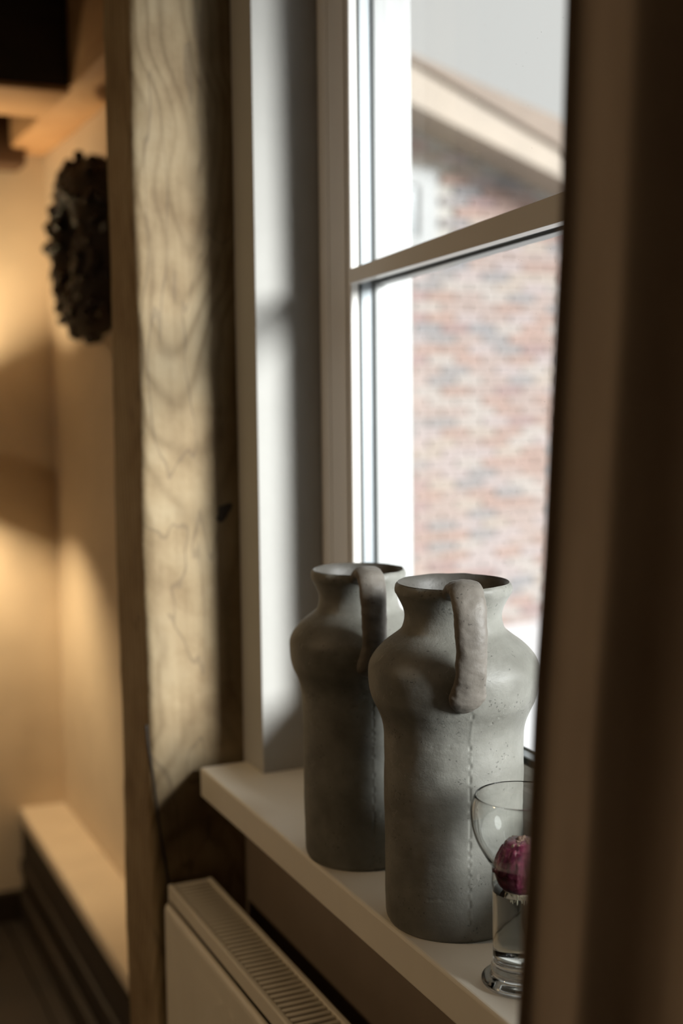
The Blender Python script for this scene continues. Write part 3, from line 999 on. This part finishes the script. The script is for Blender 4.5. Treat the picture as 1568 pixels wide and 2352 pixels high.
leaf_me = lv.mesh('leaf', True)
bm = bmesh.new(); bmesh.ops.create_icosphere(bm, subdivisions=2, radius=0.0085)
berry_me = bpy.data.meshes.new('berry'); bm.to_mesh(berry_me); bm.free(); berry_me.shade_smooth()
random.seed(11)
for i in range(380):
    t = random.uniform(0, 2 * math.pi); ph = random.uniform(-2.2, 2.2)
    c = Vector((-0.055, RW * math.cos(t), RW * 1.02 * math.sin(t)))
    rad_dir = Vector((0, math.cos(t), math.sin(t)))
    nrm = (rad_dir * math.sin(ph) + Vector((-1, 0, 0)) * math.cos(ph)).normalized()
    p = c + nrm * 0.045
    if i % 3 != 0:
        o = link('berry', berry_me, wr, M_berry)
        o.scale = [random.uniform(0.8, 1.45)] * 3
        o.location = c + nrm * random.uniform(0.044, 0.054)
    else:
        o = link('leaf', leaf_me, wr, M_leaf)
        tan = Vector((0, -math.sin(t), math.cos(t)))
        d = (tan * random.choice((-1, 1)) + nrm * random.uniform(-0.1, 0.25) + noise.random_unit_vector() * 0.3).normalized()
        zax = (nrm - d * nrm.dot(d)).normalized()
        xax = d.cross(zax)
        M = Matrix((xax, d, zax)).transposed()
        s = random.uniform(0.5, 0.75)
        o.matrix_local = Matrix.Translation(p) @ M.to_4x4() @ Matrix.Scale(s, 4)

# ---------------------------------------------------------------- curtain, near right
def edge_y(z):
    return float(np.interp(z, [0.0, 0.6, 0.987, 1.068, 1.112, 1.155, 1.218, 1.278, 1.3746, 1.467, 2.2], [0.565, 0.540, 0.517, 0.509, 0.506, 0.503, 0.4957, 0.4916, 0.484, 0.4805, 0.474]))


_fold = [(0.0, 0.3270), (0.002, 0.3310), (0.005, 0.3335), (0.012, 0.3335), (0.030, 0.3295), (0.044, 0.3265), (0.049, 0.3275), (0.056, 0.3360), (0.066, 0.3500), (0.076, 0.3570), (0.090, 0.3550),
         (0.130, 0.3300), (0.145, 0.3270), (0.158, 0.3400), (0.175, 0.3580), (0.190, 0.3600), (0.240, 0.3300), (0.255, 0.3260), (0.275, 0.3550), (0.290, 0.3600), (0.350, 0.3280), (0.385, 0.3600), (0.450, 0.3270), (0.490, 0.3600), (0.560, 0.3280), (0.620, 0.3500)]
_fold = catmull(_fold, 6)
FD = [p[0] for p in _fold]; FX = [p[1] for p in _fold]
nz_, ns_ = 80, 260
vs, fs = [], []
for i in range(nz_ + 1):
    z = 0.03 + (2.20 - 0.03) * i / nz_
    ye = edge_y(z)
    for k in range(ns_ + 1):
        s = k / ns_
        d = 0.62 * (s ** 1.4)
        # leading hem bends back to the window, then soft folds
        x = float(np.interp(d, FD, FX)) + 0.0015 * math.sin(z * 3.0 + d * 30) * min(1, d / 0.05)
        x += 0.003 * noise.noise(Vector((d * 12, z * 2.0, 3.3))) * min(1, d / 0.05)
        y = ye - d + 0.004 * noise.noise(Vector((d * 9, z * 1.5, 8)))
        vs.append((x, y, z))
for i in range(nz_):
    for k in range(ns_):
        q = i * (ns_ + 1) + k
        fs.append((q, q + 1, q + ns_ + 2, q + ns_ + 1))
me = bpy.data.meshes.new('cloth'); me.from_pydata(vs, [], fs); me.shade_smooth()
cur = empty('curtain', (0.33, 0.2, 0.0))
tag(cur, 'heavy dark brown curtain hanging blurred at the right edge', 'curtain')
cl = link('cloth', me, cur, M_cloth); cl.location = (-0.33, -0.2, 0)
so = cl.modifiers.new('thickness', 'SOLIDIFY'); so.thickness = 0.003
mb = MB(); mb.tube([(0.0, 0.36, 2.21), (0.0, -0.70, 2.21)], 0.010, 16)
mb.build('rod', M_shade, cur, True)
for y in (0.30, -0.62):
    MB().box(-0.006, XF - 0.33, y - 0.008, y + 0.008, 2.203, 2.217, 0.001).build('rod_bracket', M_shade, cur)

# ---------------------------------------------------------------- lamps
# shaded lamp on a low stand in the far corner, just outside the frame
lp_ = empty('corner_lamp', (0.362, 2.965, 0.0))
tag(lp_, 'dark drum shade lamp standing in the warm far corner', 'lamp')
mb = MB(); mb.lathe([(0.0, 0.0), (0.09, 0.0), (0.09, 0.015), (0.012, 0.025), (0.010, 0.03), (0.010, 1.10), (0.0, 1.10)], 40)
mb.build('stand', M_shade, lp_, True, R(40))
mb = MB(); mb.lathe([(0.060, 1.115), (0.060, 1.235), (0.058, 1.235), (0.058, 1.115)], 64, closed=True)
mb.build('lamp_shade', M_shade, lp_, True, R(40))
mb = MB(); mb.lathe([(0.0, 1.10), (0.012, 1.10), (0.012, 1.140), (0.0, 1.140)], 24)
mb.build('lamp_socket', M_socket, lp_, True, R(40))
pl = bpy.data.lights.new('corner_bulb', 'POINT'); pl.energy = CORNER_W; pl.color = (1.0, 0.75, 0.44); pl.shadow_soft_size = 0.022
po = bpy.data.objects.new('corner_bulb', pl); COL.objects.link(po); po.location = (0.362, 2.965, 1.175)
# unseen pendant added as warm room fill
pn = empty('fill_pendant', (-1.5, 1.35, 2.25))
tag(pn, 'added ceiling pendant out of view, warm fill for the room', 'lamp')
mb = MB(); mb.lathe([(0.18, 0.0), (0.16, 0.10), (0.05, 0.19), (0.0, 0.195), (0.0, 0.19), (0.048, 0.185), (0.157, 0.098), (0.177, 0.0)], 48)
mb.build('lamp_shade', M_shade, pn, True)
mb = MB(); mb.tube([(0, 0, 0.19), (0, 0, 0.449)], 0.004, 8)
mb.build('cord', M_cable, pn, True)
al = bpy.data.lights.new('fill_light', 'AREA'); al.shape = 'DISK'; al.size = 0.30; al.energy = ROOM_W; al.color = (1.0, 0.70, 0.40)
ao = bpy.data.objects.new('fill_light', al); COL.objects.link(ao); ao.location = (-1.5, 1.35, 2.24)

# ================================================================ OUTSIDE
gd = MB().box(0.80, 30, -25, 40, -0.60, -0.47)
tag(gd.build('ground', M_ground), 'pale bright paving outside below the brick house', kind='structure')

tag(MB().prism([(XO + 0.001, 2.14), (1.28, 2.10), (1.28, 2.16), (XO + 0.001, 2.22)], 1, -4.0, 1.60).build('added_eave', M_frame_out), 'added unseen eave above the window, holding back high skylight', kind='structure')  # overhang added out of view to block the high sky
YB = 8.10
hs = empty('brick_house', (4.9, YB, -0.47))
tag(hs, 'neighbouring brick gable house seen through the window glass', 'house')
HO = Vector((4.9, YB, -0.47))


def hbuild(mb, name, mat, parent=None, **k):
    for v in mb.bm.verts: v.co -= HO
    return mb.build(name, mat, parent or hs, **k)


def roofz(x):       # wall top under the rake
    return 3.085 - 0.352 * (x - 4.245)


# gable wall body
hbuild(MB().prism([(3.0, -0.47), (9.0, -0.47), (9.0, roofz(9.0) + 0.05), (3.0, roofz(3.0) + 0.05)], 1, YB + 0.03, YB + 0.35), 'wall_panel', M_mortar)
BL, BH, PL, PH = 0.212, 0.062, 0.224, 0.0745
bmx = MB().box(-BL / 2, BL / 2, 0, 0.045, 0, BH, 0.004, 1).mesh('brick')
mass = MB()
nb = 0
row = 0
z = -0.465
WX0, WX1, WZ0, WZ1 = 3.70, 4.43, 2.28, 2.83
random.seed(3)
while z < 4.0:
    x = 3.02 + (0.5 * PL if row % 2 else 0)
    while x < 8.9:
        cx = x + BL / 2
        if z + BH < roofz(x + BL) + 0.03 and not (x + BL > WX0 and x < WX1 and z + BH > WZ0 and z < WZ1):
            zc = z + BH / 2
            seen = 4.26 < cx < 5.62 and not (zc > 2.1 and cx > 5.55)
            if seen and nb < 300:
                o = link('brick', bmx, hs, M_brick, (cx - HO.x, random.uniform(-0.006, 0.004), z - HO.z))
                nb += 1
            else:
                mass.box(x, x + BL, YB + random.uniform(-0.006, 0.004), YB + 0.045, z, z + BH)
        x += PL
    z += PH
    row += 1
mo = hbuild(mass, 'brickwork', M_brick_mass)
tag(mo, kind='stuff')
# window of the house
hw = MB()
for x0, x1, z0, z1 in ((WX0, WX0 + .10, WZ0, WZ1), (WX1 - .145, WX1, WZ0, WZ1), (WX0 + .10, WX1 - .145, WZ1 - .12, WZ1), (WX0 + .10, WX1 - .145, WZ0, WZ0 + .08)):
    hw.box(x0, x1, YB - 0.02, YB + 0.06, z0, z1, 0.004, 1)
hwin = hbuild(hw, 'house_window', M_house_frame)
pmb = MB().box(WX0 + .10, WX1 - .145, YB + 0.018, YB + 0.028, WZ0 + .08, WZ1 - .12)
hbuild(pmb, 'pane', M_dark_pane, hwin)
# verge tiles, fascia, soffit planks, roof slab
Yf = 7.70
T = lambda x: 3.43 - 0.285 * (x - 4.15)
Mx = lambda x: min(T(x) - 0.03, 3.345 - 0.425 * (x - 4.246))
Bx = lambda x: 3.085 - 0.352 * (x - 4.245)
def strip(lo, hi, y0, y1, name, mat, x0=3.95, x1=5.9):
    hbuild(MB().hexa([(x0, y0, lo(x0)), (x1, y0, lo(x1)), (x1, y1, lo(x1)), (x0, y1, lo(x0)), (x0, y0, hi(x0)), (x1, y0, hi(x1)), (x1, y1, hi(x1)), (x0, y1, hi(x0))]), name, mat)
strip(Mx, T, Yf - 0.07, Yf, 'verge_board', M_fascia)
strip(Bx, Mx, Yf - 0.03, Yf, 'fascia_board', M_soffit)
for i in range(4):
    y0 = Yf + i * 0.10 + 0.002
    strip(lambda x: Bx(x) + 0.01 + 0.0 * x, lambda x: Bx(x) + 0.03, y0, y0 + 0.096, 'soffit_plank', M_soffit)
strip(lambda x: T(x) - 0.05, lambda x: T(x) - 0.005, Yf, 11.5, 'roof', M_roof)
